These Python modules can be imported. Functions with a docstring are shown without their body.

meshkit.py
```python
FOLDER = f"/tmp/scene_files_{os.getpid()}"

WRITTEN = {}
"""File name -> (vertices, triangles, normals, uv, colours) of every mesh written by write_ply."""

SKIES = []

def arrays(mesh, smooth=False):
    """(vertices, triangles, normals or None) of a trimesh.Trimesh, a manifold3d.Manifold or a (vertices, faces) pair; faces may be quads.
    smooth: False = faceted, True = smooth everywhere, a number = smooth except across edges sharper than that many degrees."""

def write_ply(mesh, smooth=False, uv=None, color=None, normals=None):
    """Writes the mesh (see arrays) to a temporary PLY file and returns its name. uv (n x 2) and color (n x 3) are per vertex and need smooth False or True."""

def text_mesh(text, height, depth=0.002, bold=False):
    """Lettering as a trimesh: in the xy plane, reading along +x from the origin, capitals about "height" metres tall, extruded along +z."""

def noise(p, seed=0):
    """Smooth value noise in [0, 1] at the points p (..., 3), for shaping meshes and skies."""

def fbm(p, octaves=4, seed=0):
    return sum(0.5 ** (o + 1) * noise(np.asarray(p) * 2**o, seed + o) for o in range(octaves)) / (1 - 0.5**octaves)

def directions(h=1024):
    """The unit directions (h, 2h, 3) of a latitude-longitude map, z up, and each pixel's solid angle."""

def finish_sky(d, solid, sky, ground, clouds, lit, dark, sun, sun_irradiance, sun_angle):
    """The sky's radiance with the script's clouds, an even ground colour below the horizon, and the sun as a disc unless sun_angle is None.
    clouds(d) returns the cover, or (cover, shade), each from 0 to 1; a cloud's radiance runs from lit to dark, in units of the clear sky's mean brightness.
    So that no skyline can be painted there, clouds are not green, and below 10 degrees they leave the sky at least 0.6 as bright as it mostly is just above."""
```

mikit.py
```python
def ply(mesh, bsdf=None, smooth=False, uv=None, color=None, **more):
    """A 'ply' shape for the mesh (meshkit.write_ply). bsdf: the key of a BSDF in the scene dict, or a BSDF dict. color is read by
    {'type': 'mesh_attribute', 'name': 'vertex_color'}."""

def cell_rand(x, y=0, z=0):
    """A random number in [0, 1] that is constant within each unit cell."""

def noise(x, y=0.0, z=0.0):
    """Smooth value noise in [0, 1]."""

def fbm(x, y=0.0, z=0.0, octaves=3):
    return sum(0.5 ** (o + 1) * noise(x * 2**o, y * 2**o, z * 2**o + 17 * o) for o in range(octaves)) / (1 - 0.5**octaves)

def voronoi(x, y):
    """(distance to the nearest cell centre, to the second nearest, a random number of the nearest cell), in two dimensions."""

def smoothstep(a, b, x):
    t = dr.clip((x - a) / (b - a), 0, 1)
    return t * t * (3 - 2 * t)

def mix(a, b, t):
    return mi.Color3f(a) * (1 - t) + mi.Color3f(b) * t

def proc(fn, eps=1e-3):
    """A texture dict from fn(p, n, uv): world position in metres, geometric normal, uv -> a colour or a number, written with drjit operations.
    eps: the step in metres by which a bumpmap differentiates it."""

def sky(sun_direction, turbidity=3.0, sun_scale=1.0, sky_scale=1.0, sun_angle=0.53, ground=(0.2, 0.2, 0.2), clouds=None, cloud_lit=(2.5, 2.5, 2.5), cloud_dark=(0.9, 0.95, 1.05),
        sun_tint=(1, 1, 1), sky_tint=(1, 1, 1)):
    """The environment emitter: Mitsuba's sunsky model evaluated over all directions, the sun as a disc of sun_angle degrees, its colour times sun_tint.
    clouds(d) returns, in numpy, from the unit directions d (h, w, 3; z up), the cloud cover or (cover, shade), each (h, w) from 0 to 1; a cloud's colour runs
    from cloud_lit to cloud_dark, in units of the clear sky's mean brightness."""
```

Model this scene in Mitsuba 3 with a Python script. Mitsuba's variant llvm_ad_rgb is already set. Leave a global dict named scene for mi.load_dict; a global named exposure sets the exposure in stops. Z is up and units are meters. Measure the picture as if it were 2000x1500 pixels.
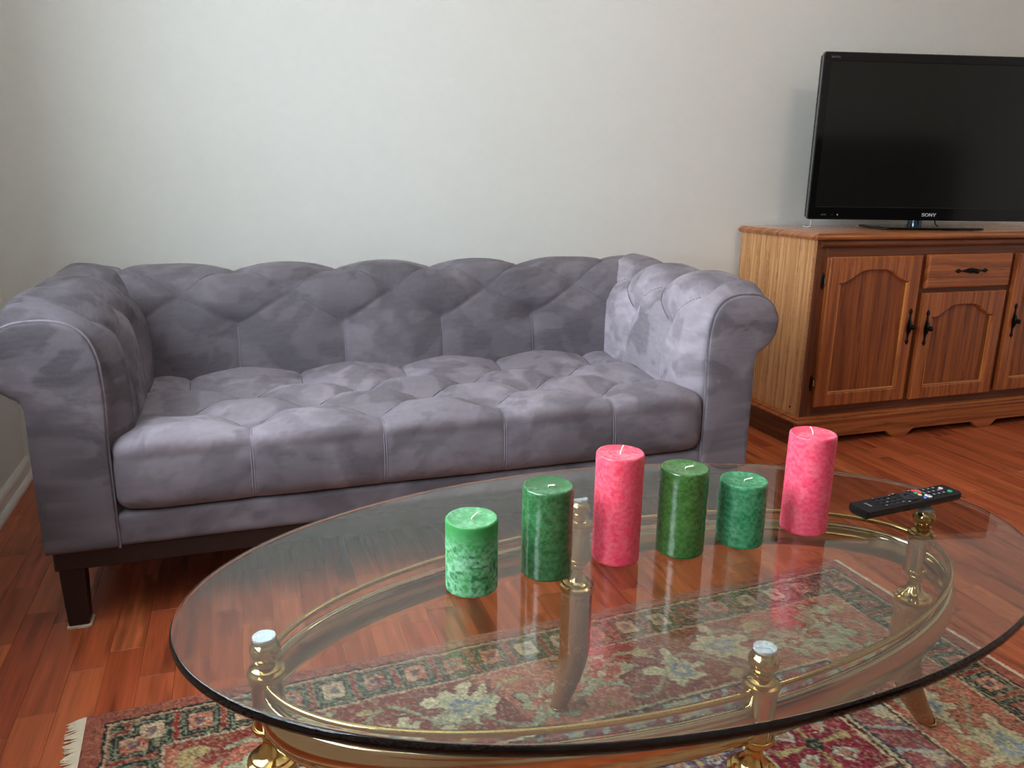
import math, random
import numpy as np
import trimesh
import manifold3d as m3
import drjit as dr
import mitsuba as mi
import mikit, meshkit
from mikit import noise, fbm, smoothstep, mix, cell_rand

T = mi.ScalarTransform4f
scene, labels = {}, {}

# ------------------------------------------------------------------ camera, light, exposure
EYE = np.array([0.0, 0.0, 1.05])
PITCH, ROLL, YAW = np.radians([14.604, 0.8915, 19.115])
FPX = 1536.7
_f = np.array([math.sin(YAW) * math.cos(PITCH), math.cos(YAW) * math.cos(PITCH), -math.sin(PITCH)])
_r0 = np.array([math.cos(YAW), -math.sin(YAW), 0.0])
_u0 = np.cross(_r0, _f)
CR = math.cos(ROLL) * _r0 + math.sin(ROLL) * _u0
CU = -math.sin(ROLL) * _r0 + math.cos(ROLL) * _u0
_m = np.eye(4)
_m[:3, 0], _m[:3, 1], _m[:3, 2], _m[:3, 3] = -CR, CU, _f, EYE
scene['camera'] = {'type': 'perspective', 'fov': math.degrees(2 * math.atan(1000 / FPX)), 'fov_axis': 'x',
                   'near_clip': 0.05, 'far_clip': 100.0, 'to_world': T(_m.tolist())}
exposure = -0.03
DAY = [11.2, 12.6, 14.0]            # daylight coming in at the window in the left wall
LAMP = [57.0, 47.0, 35.5]           # warm ceiling lamp


def lin(r, g=None, b=None):
    c = np.array(r if g is None else (r, g, b), float) / 255
    return np.where(c <= 0.04045, c / 12.92, ((c + 0.055) / 1.055) ** 2.4)


def L(*c):
    return [float(x) for x in lin(*c)]


def rgb(c):
    return {'type': 'rgb', 'value': [float(x) for x in c]}


# ------------------------------------------------------------------ helpers
def add(key, mesh, bsdf, smooth=False, uv=None, color=None, **more):
    k, i = key, 0
    while k in scene:
        i += 1
        k = f'{key}_{i:03d}'
    scene[k] = mikit.ply(mesh, bsdf, smooth, uv=uv, color=color, **more)
    return k


def tag(key, label=None, cat=None, group=None, kind=None):
    d = labels.setdefault(key, {})
    for n, v in (('label', label), ('category', cat), ('group', group), ('kind', kind)):
        if v:
            d[n] = v


def box(x0, x1, y0, y1, z0, z1, b=0.0):
    if b <= 0:
        m = trimesh.creation.box((x1 - x0, y1 - y0, z1 - z0))
        m.apply_translation(((x0 + x1) / 2, (y0 + y1) / 2, (z0 + z1) / 2))
        return m
    pts = []
    for sx, x in ((1, x0), (-1, x1)):
        for sy, y in ((1, y0), (-1, y1)):
            for sz, z in ((1, z0), (-1, z1)):
                pts += [(x, y + sy * b, z + sz * b), (x + sx * b, y, z + sz * b), (x + sx * b, y + sy * b, z)]
    return trimesh.PointCloud(pts).convex_hull


def rbox(x0, x1, y0, y1, z0, z1, r, n=5):
    """box with rounded edges"""
    pts = []
    s = trimesh.creation.icosphere(subdivisions=2, radius=r).vertices
    for x in (x0 + r, x1 - r):
        for y in (y0 + r, y1 - r):
            for z in (z0 + r, z1 - r):
                pts.append(s + [x, y, z])
    return trimesh.PointCloud(np.vstack(pts)).convex_hull


def cat(ms):
    return trimesh.util.concatenate(list(ms))


def tube(path, r, sides=10, closed=False):
    p = np.asarray(path, float)
    n = len(p)
    rr = np.broadcast_to(r, (n,))
    t = (np.roll(p, -1, 0) - np.roll(p, 1, 0)) if closed else np.gradient(p, axis=0)
    t /= np.linalg.norm(t, axis=1, keepdims=True) + 1e-12
    ref = np.array([0, 0, 1.0]) if abs(t[0, 2]) < 0.9 else np.array([1.0, 0, 0])
    a = np.zeros_like(p)
    a[0] = np.cross(t[0], ref)
    for i in range(1, n):
        a[i] = a[i - 1] - t[i] * (a[i - 1] @ t[i])
        a[i] /= np.linalg.norm(a[i])
    a[0] /= np.linalg.norm(a[0])
    b = np.cross(t, a)
    ang = np.arange(sides) * 2 * np.pi / sides
    v = p[:, None] + rr[:, None, None] * (np.cos(ang)[None, :, None] * a[:, None] + np.sin(ang)[None, :, None] * b[:, None])
    f = []
    for i in range(n if closed else n - 1):
        k = (i + 1) % n
        for j in range(sides):
            j2 = (j + 1) % sides
            f += [(i * sides + j, i * sides + j2, k * sides + j2), (i * sides + j, k * sides + j2, k * sides + j)]
    v = v.reshape(-1, 3)
    if not closed:
        v = np.vstack([v, p[:1], p[-1:]])
        c0, c1 = n * sides, n * sides + 1
        for j in range(sides):
            j2 = (j + 1) % sides
            f += [(c0, j2, j), (c1, (n - 1) * sides + j, (n - 1) * sides + j2)]
    return trimesh.Trimesh(v, np.array(f), process=False)


def lathe(profile, seg=40):
    """profile: (r, z) from bottom to top; closed by caps on the axis"""
    p = np.array(profile, float)
    ang = np.arange(seg) * 2 * np.pi / seg
    v = np.stack([p[:, :1] * np.cos(ang), p[:, :1] * np.sin(ang), np.repeat(p[:, 1:], seg, 1)], -1).reshape(-1, 3)
    n = len(p)
    f = []
    for i in range(n - 1):
        for j in range(seg):
            j2 = (j + 1) % seg
            f += [(i * seg + j, i * seg + j2, (i + 1) * seg + j2), (i * seg + j, (i + 1) * seg + j2, (i + 1) * seg + j)]
    v = np.vstack([v, [[0, 0, p[0, 1]], [0, 0, p[-1, 1]]]])
    for j in range(seg):
        j2 = (j + 1) % seg
        f += [(n * seg, j2, j), (n * seg + 1, (n - 1) * seg + j, (n - 1) * seg + j2)]
    return trimesh.Trimesh(v, np.array(f), process=False)


def offset_ring(r, d):
    """moves each vertex of a ring to its left (inwards for ccw) by d"""
    r = np.asarray(r, float)
    e = np.roll(r, -1, 0) - r
    e /= np.linalg.norm(e, axis=1, keepdims=True) + 1e-12
    nrm = np.stack([-e[:, 1], e[:, 0]], 1)
    n0 = np.roll(nrm, 1, 0)
    k = 1 + (n0 * nrm).sum(1, keepdims=True)
    return r + d * (n0 + nrm) / np.maximum(k, 0.35)


def bevel_prism(rings, h, b):
    """rings: outer ccw then holes cw in the xy plane; extruded to z = h with the upper edges bevelled by b"""
    rings = [np.asarray(r, float) for r in rings]
    inner = [offset_ring(r, b) for r in rings]
    tri = np.asarray(m3.triangulate([list(map(tuple, r)) for r in inner]))
    tri0 = np.asarray(m3.triangulate([list(map(tuple, r)) for r in rings]))
    a, c = np.vstack(rings), np.vstack(inner)
    n = len(a)
    z = lambda q, zz: np.hstack([q, np.full((len(q), 1), zz)])
    v = np.vstack([z(a, 0), z(a, h - b), z(c, h)])
    f = [tri0[:, ::-1], tri + 2 * n]
    s = 0
    for r in rings:
        i = np.arange(len(r)) + s
        j = np.roll(i, -1)
        for k in (0, n):
            f += [np.stack([i + k, j + k, j + k + n], 1), np.stack([i + k, j + k + n, i + k + n], 1)]
        s += len(r)
    m = trimesh.Trimesh(v, np.vstack(f), process=False)
    return m


def grid_mesh(P, close_u=False, close_v=False):
    """P (nu, nv, 3) -> triangles"""
    nu, nv = P.shape[:2]
    i, j = np.meshgrid(np.arange(nu if close_u else nu - 1), np.arange(nv if close_v else nv - 1), indexing='ij')
    i2, j2 = (i + 1) % nu, (j + 1) % nv
    q = np.stack([i * nv + j, i2 * nv + j, i2 * nv + j2, i * nv + j2], -1).reshape(-1, 4)
    return P.reshape(-1, 3), np.vstack([q[:, [0, 1, 2]], q[:, [0, 2, 3]]])


def nfbm(p, octaves=4, seed=0):
    return meshkit.fbm(np.asarray(p), octaves, seed)


def sstep(a, b, x):
    t = np.clip((np.asarray(x, float) - a) / (b - a), 0, 1)
    return t * t * (3 - 2 * t)


# ------------------------------------------------------------------ materials
def principled(name, color, rough, **k):
    c = color if isinstance(color, dict) else rgb(color)
    scene[name] = {'type': 'principled', 'base_color': c, 'roughness': rough, **k}


VC = {'type': 'mesh_attribute', 'name': 'vertex_color'}


def plaster(p, n, uv):
    w = fbm(p.x * 3 + 11, p.y * 3, p.z * 3)
    s = fbm(p.x * 40, p.y * 40, p.z * 40, 2)
    return mix(L(222, 224, 217), L(227, 229, 223), w) * (0.985 + 0.03 * s)


scene['wall_paint'] = {'type': 'diffuse', 'reflectance': mikit.proc(plaster)}
principled('ceiling_paint', L(240, 239, 236), 0.9, specular=0.2)
principled('white_trim', L(222, 219, 212), 0.35, specular=0.5)


def plank_color(p, n, uv):
    pid = dr.floor(uv.x / 10)
    u = uv.x - pid * 10
    v = uv.y
    tone = cell_rand(pid, 3, 7)
    hue = cell_rand(pid, 9, 2)
    o = pid * 3.17
    warp = fbm(u * 2.2 + o, v * 14, o, 2)
    fig = noise(u * 3.0 + o, (v + 0.03 * warp) * 75, o)
    streak = noise(u * 14 + o, v * 420, 3.0)
    dark = smoothstep(0.52, 0.76, fbm(u * 4.0 + o, v * 30, o + 5, 3)) * (0.25 + 0.75 * cell_rand(pid, 1, 1))
    c = mix(L(148, 72, 40), L(190, 104, 62), tone)
    c = mix(c, mi.Color3f(L(158, 70, 44)), hue * 0.6)
    c = c * (0.74 + 0.46 * fig) * (0.90 + 0.18 * streak)
    return mix(c, mi.Color3f(L(80, 34, 22)), dark * 0.75)


scene['parquet'] = {'type': 'principled', 'base_color': mikit.proc(plank_color), 'roughness': 0.33, 'specular': 0.42}
principled('floor_joint', L(74, 34, 20), 0.7)


def oak(light, dark, pore, fig=1.0):
    light, dark, pore = L(*light), L(*dark), L(*pore)

    def fn(p, n, uv):
        u, v = uv.x, uv.y
        w = fbm(u * 1.4, v * 5, 4.0, 3)
        cath = dr.sin(2 * math.pi * (v * 15 + 2.6 * w))
        cath = smoothstep(-0.1, 0.95, cath)
        st = fbm(u * 3.0, v * 130, 3.0, 3)
        fine = noise(u * 16, v * 520, 1.0)
        pores = smoothstep(0.55, 0.80, noise(u * 24, v * 700, 8.0)) * smoothstep(0.40, 0.62, noise(u * 3, v * 40, 6.0) * 0.6 + 0.4 * cath)
        c = mix(light, dark, dr.clip(0.34 * cath * fig + 0.75 * smoothstep(0.3, 0.7, st) - 0.05 + 0.22 * (fine - 0.5), 0, 1))
        return mix(c, mi.Color3f(pore), pores * 0.5)
    return mikit.proc(fn)


principled('oak_veneer', oak((226, 172, 118), (186, 128, 78), (116, 70, 36), 0.45), 0.42, specular=0.4)
principled('oak_stained', oak((170, 98, 50), (132, 68, 32), (84, 40, 18), 0.8), 0.33, specular=0.5)
principled('oak_panel', oak((152, 84, 40), (116, 58, 27), (68, 33, 16), 1.2), 0.38, specular=0.45)
principled('oak_dark', oak((112, 62, 34), (86, 44, 24), (54, 28, 16), 0.8), 0.42, specular=0.4)
principled('oak_top', oak((176, 112, 64), (142, 80, 42), (96, 52, 26), 0.8), 0.13, specular=0.8)
principled('oak_bead', oak((196, 132, 72), (160, 96, 48), (110, 62, 30), 0.8), 0.3, specular=0.5)
principled('espresso_wood', L(30, 19, 17), 0.4, specular=0.5)
principled('felt', L(190, 176, 156), 0.95)
principled('velvet', VC, 0.75, specular=0.25, sheen=0.55, sheen_tint=0.3)
principled('velvet_thread', L(92, 86, 94), 0.8, sheen=0.4)
principled('thread', L(118, 114, 124), 0.8, sheen=0.4)
principled('iron', L(40, 34, 30), 0.32, metallic=0.85)
principled('steel_pin', L(190, 188, 182), 0.25, metallic=1.0)
principled('tv_gloss', L(12, 12, 12), 0.06, specular=0.5)
principled('tv_screen', L(22, 22, 20), 0.10, specular=0.5)
principled('tv_plastic', L(16, 16, 18), 0.35)
principled('tv_edge', L(120, 124, 126), 0.25, metallic=0.9)
principled('logo_silver', L(205, 206, 208), 0.3)
principled('logo_dim', L(96, 96, 94), 0.4)
principled('white_plastic', L(225, 225, 222), 0.4)
principled('black_rubber', L(20, 18, 17), 0.5)
principled('chrome_dark', L(70, 84, 96), 0.12, metallic=1.0)
principled('brass', L(214, 178, 112), 0.13, metallic=1.0)
principled('brass_pale', L(212, 190, 150), 0.1, metallic=1.0)
principled('pad', L(214, 222, 230), 0.35, specular=0.5)
scene['table_glass'] = {'type': 'dielectric', 'int_ior': 1.52, 'ext_ior': 1.0, 'specular_transmittance': rgb((0.985, 0.99, 0.985))}
GLASS_BODY = {'type': 'homogeneous', 'albedo': 0.0, 'sigma_t': rgb((.55, .34, .44)), 'scale': 10.0}


def horn_color(p, n, uv):
    g = fbm(p.x * 30, p.y * 30, p.z * 9, 3)
    s = smoothstep(0.035, 0.0, dr.abs(fbm(p.x * 70, p.y * 70, p.z * 50, 3) - 0.5)) * smoothstep(0.45, 0.6, noise(p.x * 25, p.y * 25, p.z * 25))
    return mix(mix(L(122, 74, 44), L(160, 106, 68), g), mi.Color3f(L(206, 162, 110)), s * 0.45)


scene['horn'] = {'type': 'principled', 'base_color': mikit.proc(horn_color), 'roughness': 0.3, 'specular': 0.5}
principled('rug_pile', VC, 0.95, specular=0.05, sheen=0.15)
principled('fringe_cotton', L(216, 204, 178), 0.95)
principled('remote_body', L(17, 18, 22), 0.32, specular=0.5)
principled('remote_key', L(30, 31, 36), 0.5)
principled('key_mark', L(178, 182, 188), 0.5)
for _n, _c in (('red', (226, 72, 84)), ('green', (52, 170, 116)), ('yellow', (226, 206, 130)), ('blue', (70, 116, 190)), ('white', (224, 222, 226)), ('pink', (232, 206, 214))):
    principled('key_' + _n, L(*_c), 0.45)
principled('wick', L(228, 222, 208), 0.9)
principled('lamp_shade', L(235, 225, 205), 0.6)


def candle_mat(name, base, bloom, dark, amount, rough, spec, clear=0.0, speckle=0.4, rim=None, z1=0.6):
    base, bloom, dark = L(*base), L(*bloom), L(*dark)

    def fn(p, n, uv):
        f = fbm(p.x * 62, p.y * 62, p.z * 48, 3)
        g = fbm(p.x * 230, p.y * 230, p.z * 200, 2)
        k = fbm(p.x * 150 + 3, p.y * 150, p.z * 120, 2)
        dep = smoothstep(0.006, 0.045, z1 - p.z) if rim else 1.0
        side = smoothstep(0.9, 0.5, dr.abs(n.z))
        c = mix(base, bloom, dr.clip((smoothstep(0.25, 0.75, f) * 0.40 + smoothstep(0.25, 0.75, g) * 0.72) * amount * dep, 0, 1))
        c = mix(c, mi.Color3f(dark), smoothstep(0.62, 0.72, k) * speckle * dep)
        return mix(mix(base, bloom, dr.clip(amount * 0.35 + 0.55 * smoothstep(0.35, 0.65, f) * smoothstep(0.3, 0.6, g), 0, 1)), c, side)
    scene[name] = {'type': 'principled', 'base_color': mikit.proc(fn), 'roughness': rough, 'specular': spec, 'clearcoat': clear, 'clearcoat_gloss': 0.85}


# ------------------------------------------------------------------ the room
XL, XR, YB, YF, ZC = -0.77, 4.6, 3.068, -2.7, 2.56
W1 = (0.10, 1.80, 0.85, 2.25)      # window: y0, y1, z0, z1
key = add('floor', box(XL - .12, XR + .12, YF - .12, YB + .12, -0.10, -0.012), 'floor_joint')
tag('floor', 'reddish brown wood strip floor with glossy finish', kind='structure')
add('wall_back', box(XL - .12, XR + .12, YB, YB + .12, -0.1, ZC), 'wall_paint')
tag('wall_back', 'plain off-white wall behind the sofa and sideboard', kind='structure')
add('wall_left', cat([box(XL - .12, XL, YF, W1[0], -0.1, ZC), box(XL - .12, XL, W1[1], YB, -0.1, ZC),
                      box(XL - .12, XL, W1[0], W1[1], -0.1, W1[2]), box(XL - .12, XL, W1[0], W1[1], W1[3], ZC)]), 'wall_paint')
tag('wall_left', 'off-white wall meeting the back wall in the left corner', kind='structure')
add('wall_right', box(XR, XR + .12, YF, YB, -0.1, ZC), 'wall_paint')
tag('wall_right', 'off-white wall at the far right of the room', kind='structure')
add('wall_front', box(XL - .12, XR + .12, YF - .12, YF, -0.1, ZC), 'wall_paint')
tag('wall_front', 'off-white wall behind the camera', kind='structure')
add('ceiling', box(XL - .12, XR + .12, YF - .12, YB + .12, ZC, ZC + .1), 'ceiling_paint')
tag('ceiling', 'white ceiling', kind='structure')

# window in the left wall (outside the frame, lights the room)
wf = []
y0, y1, z0, z1 = W1
for a in ((y0, y1, z0, z0 + .06), (y0, y1, z1 - .06, z1), (y0, y0 + .06, z0 + .06, z1 - .06), (y1 - .06, y1, z0 + .06, z1 - .06),
          ((y0 + y1) / 2 - .27, (y0 + y1) / 2 - .21, z0 + .06, z1 - .06), ((y0 + y1) / 2 + .21, (y0 + y1) / 2 + .27, z0 + .06, z1 - .06)):
    wf.append(box(XL - .09, XL - .03, a[0], a[1], a[2], a[3], .006))
add('window_1', cat(wf), 'white_trim')
tag('window_1', 'white window in the left wall letting in daylight', kind='structure')
pv = np.array([[XL - .07, y0 + .05, z0 + .05], [XL - .07, y1 - .05, z0 + .05], [XL - .07, y1 - .05, z1 - .05], [XL - .07, y0 + .05, z1 - .05]])
add('window_1__pane', (pv, np.array([[0, 1, 2], [0, 2, 3]])), 'white_trim', emitter={'type': 'area', 'radiance': rgb(DAY)})
add('window_1__sill', box(XL - .02, XL + .14, y0 - .05, y1 + .05, z0 - .03, z0, .008), 'white_trim')

# unseen dark dresser added behind the camera to darken the television's reflection
add('added_dresser__body', box(3.0, 4.35, YF + .01, YF + .50, .02, 1.50, .006), 'espresso_wood')
for k in range(3):
    dk_ = add('added_dresser__drawer', box(3.03, 4.32, YF + .499, YF + .518, .08 + .47 * k, .50 + .47 * k, .005), 'espresso_wood')
    add(dk_ + '__handle', tube([(3.5, YF + .518, .3 + .47 * k), (3.5, YF + .54, .3 + .47 * k), (3.85, YF + .54, .3 + .47 * k), (3.85, YF + .518, .3 + .47 * k)], .006), 'iron', 30)
tag('added_dresser', 'dark brown dresser with three drawers, added behind the camera for the dark screen reflection', 'dresser')

# ceiling lamp (outside the frame): its shadow of the television falls on the wall
LX, LY, LZ = 2.0, 1.35, 2.30
add('ceiling_lamp__rose', lathe([(.05, 2.53), (.055, 2.535), (.055, 2.56)]).apply_translation((LX, LY, 0)), 'brass', 30)
add('ceiling_lamp__rod', tube([(LX, LY, 2.54), (LX, LY, LZ + .06)], .006), 'brass', 30)
for k in range(2):
    gx = LX + (-.09 if k == 0 else .09)
    g = trimesh.creation.icosphere(subdivisions=3, radius=.05).apply_translation((gx, LY, LZ))
    add('ceiling_lamp__globe', g, 'lamp_shade', True, emitter={'type': 'area', 'radiance': rgb(LAMP)})
    add('ceiling_lamp__arm', tube([(LX, LY, LZ + .07), (gx, LY, LZ + .07), (gx, LY, LZ + .045)], .006), 'brass', 30)
tag('ceiling_lamp', 'brass ceiling lamp with two glowing globes above the coffee table', 'lamp')


# baseboards: a moulded profile (d = distance from wall, z)
def baseboard(name, a, b, nrm):
    prof = np.array([(0, 0), (.030, 0), (.030, .010), (.024, .018), (.016, .022), (.016, .052), (.013, .060), (.006, .066), (0, .068)])
    a, b, nrm = np.array(a, float), np.array(b, float), np.array(nrm, float)
    P = []
    for e in (a, b):
        P.append(np.array([[e[0] + nrm[0] * d, e[1] + nrm[1] * d, z] for d, z in prof]))
    P[0][:, :2] += 0
    v, f = grid_mesh(np.array(P), close_v=True)
    tri = np.asarray(m3.triangulate([[tuple(q) for q in prof]]))
    f = np.vstack([f, tri, tri[:, ::-1] + len(prof)])
    m = trimesh.Trimesh(v, f, process=False)
    m.fix_normals()
    if m.volume < 0:
        m.invert()
    add(name, m, 'white_trim')


baseboard('baseboard_back', (XL, YB, 0), (XR, YB, 0), (0, -1))
tag('baseboard_back', 'white baseboard along the back wall', kind='structure')
baseboard('baseboard_left', (XL, YB, 0), (XL, YF, 0), (1, 0))
tag('baseboard_left', 'white baseboard running along the left wall to the corner', kind='structure')


# ------------------------------------------------------------------ parquet strips
def project(P):
    d = np.asarray(P, float) - EYE
    w = d @ _f
    return np.stack([1000 + FPX * (d @ CR) / w, 750 - FPX * (d @ CU) / w, w], -1)


RUG0, RUGA = np.array([-0.3514, 1.539]), math.radians(2.75)
RA, RB = np.array([math.cos(RUGA), math.sin(RUGA)]), np.array([math.sin(RUGA), -math.cos(RUGA)])   # along, across (towards the camera)
RUGL, RUGW = 1.895, 1.36
rng = random.Random(11)
PW = 0.072
rest, pid, shown = [], 0, 0


def plank_mesh(x0, x1, y0, y1, pid):
    g, b = 0.0002, 0.0004
    x0, x1, y0, y1 = x0 + g, x1 - g, y0 + g, y1 - g
    v = np.array([[x0, y0, -.012], [x1, y0, -.012], [x1, y1, -.012], [x0, y1, -.012],
                  [x0, y0, -b], [x1, y0, -b], [x1, y1, -b], [x0, y1, -b],
                  [x0 + b, y0 + b, 0], [x1 - b, y0 + b, 0], [x1 - b, y1 - b, 0], [x0 + b, y1 - b, 0]])
    f = [(8, 9, 10), (8, 10, 11)]
    for k in (0, 4):
        for i in range(4):
            j = (i + 1) % 4
            f += [(k + i, k + j, k + j + 4), (k + i, k + j + 4, k + i + 4)]
    uv = np.stack([v[:, 1] - y0 + 10 * pid + 3.0, v[:, 0] - x0], 1)
    return v, np.array(f), uv


nx = int((XR - XL) / PW) + 1
for i in range(nx):
    xa, xb = XL + i * PW, min(XL + (i + 1) * PW, XR)
    y = YF - rng.uniform(0, .4)
    while y < YB:
        ln = rng.choice((.28, .36, .42, .48, .55))
        ya, yb = max(y, YF), min(y + ln, YB)
        y += ln
        if yb - ya < .01 or xb - xa < .01:
            continue
        pid += 1
        m = plank_mesh(xa, xb, ya, yb, pid)
        s = np.array([(xa + (xb - xa) * a, ya + (yb - ya) * c, 0) for a in (0, .5, 1) for c in (0, .25, .5, .75, 1)])
        q = project(s)
        vis = (q[:, 2] > .3) & (q[:, 0] > -5) & (q[:, 0] < 2005) & (q[:, 1] > 0) & (q[:, 1] < 1505)
        rel = s[:, :2] - RUG0
        a, c = rel @ RA, rel @ RB
        vis &= ~((a > .03) & (a < RUGL - .03) & (c > .03) & (c < RUGW))
        vis &= ~((s[:, 0] > -.25) & (s[:, 0] < 1.47) & (s[:, 1] > 2.05))       # under and behind the sofa
        vis &= ~((s[:, 0] > -.75) & (s[:, 0] < 1.6) & (s[:, 1] > 2.75) & (s[:, 0] > -.6))
        vis &= ~((s[:, 0] > 2.2) & (s[:, 1] > 2.6))
        if vis.any() and shown < 298:
            k = add('floor__plank', (m[0], m[1]), 'parquet', uv=m[2])
            shown += 1
        else:
            rest.append(m)
off, vs, fs, us = 0, [], [], []
for v, f, uv in rest:
    vs.append(v); fs.append(f + off); us.append(uv); off += len(v)
add('floor__plank_field', (np.vstack(vs), np.vstack(fs)), 'parquet', uv=np.vstack(us))
tag('floor__plank_field', kind='stuff')


# ------------------------------------------------------------------ sofa
def velvet_color(P, seed=0, tone=1.0, con=.6):
    P = np.asarray(P)
    warp = np.stack([nfbm(P * 4 + 7, 3, seed + k) for k in (1, 2, 3)], -1) - .5
    Q = P + .30 * warp
    a = nfbm(Q * np.array([4.5, 4.5, 5.5]), 4, seed + 5)
    b = nfbm((P + .16 * warp) * np.array([11.0, 11, 14]), 4, seed + 9)
    d = nfbm((P + .10 * warp) * np.array([24.0, 24, 30]), 3, seed + 21)
    s = nfbm((P + .05 * warp) * np.array([30.0, 30, 210]), 2, seed + 13)
    g = nfbm(P * 420, 2, seed + 17)
    t = 0.50 * (sstep(.43, .57, a) - .5) + 0.42 * (sstep(.46, .54, b) - .5) + .30 * (sstep(.46, .56, d) - .5) * sstep(.45, .6, a) + .34 * (s - .5) + .28 * (g - .5)
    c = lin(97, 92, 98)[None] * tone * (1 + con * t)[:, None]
    return np.clip(c, .01, 1)


def seg_dist(p, segs):
    d = np.full(len(p), 9.0)
    for a, b in segs:
        a, b = np.array(a, float), np.array(b, float)
        e = b - a
        t = np.clip(((p - a) @ e) / (e @ e), 0, 1)
        d = np.minimum(d, np.linalg.norm(p - a - t[:, None] * e, axis=1))
    return d


def pt_dist(p, pts):
    d = np.full(len(p), 9.0)
    for a in pts:
        d = np.minimum(d, np.linalg.norm(p - np.array(a), axis=1))
    return d


def tuft(p, pts, pleats, seams, broad=.055, pr_=.048):
    """0..1 puff of an upholstered surface: 0 in the tufts, lower along the pleats and seams"""
    dp, dl, ds = pt_dist(p, pts), seg_dist(p, pleats), seg_dist(p, seams)
    f = 1 - .36 * np.exp(-dl / broad) - .15 * np.exp(-(dl / .007) ** 1.3)
    f = f * (1 - .18 * np.exp(-ds / .03) - .12 * np.exp(-(ds / .005) ** 1.5))
    f = f * (1 - .95 * np.exp(-(dp / pr_) ** 1.15))
    return f


# profile of arms and back: t outwards from the inner face, z up
PROF = np.array([(0, .205), (0, .32), (0, .45), (-.004, .56), (-.001, .64), (.012, .70), (.036, .733), (.066, .747), (.100, .752), (.140, .750), (.178, .737),
                 (.208, .708), (.222, .668), (.218, .632), (.202, .603), (.180, .585), (.160, .570), (.154, .545), (.155, .46), (.155, .35), (.154, .205)])


def resample(p, step):
    d = np.r_[0, np.cumsum(np.linalg.norm(np.diff(p, axis=0), axis=1))]
    from scipy.interpolate import PchipInterpolator
    s = np.linspace(0, d[-1], int(d[-1] / step) + 1)
    return np.stack([PchipInterpolator(d, p[:, k])(s) for k in (0, 1)], 1), s


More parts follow.
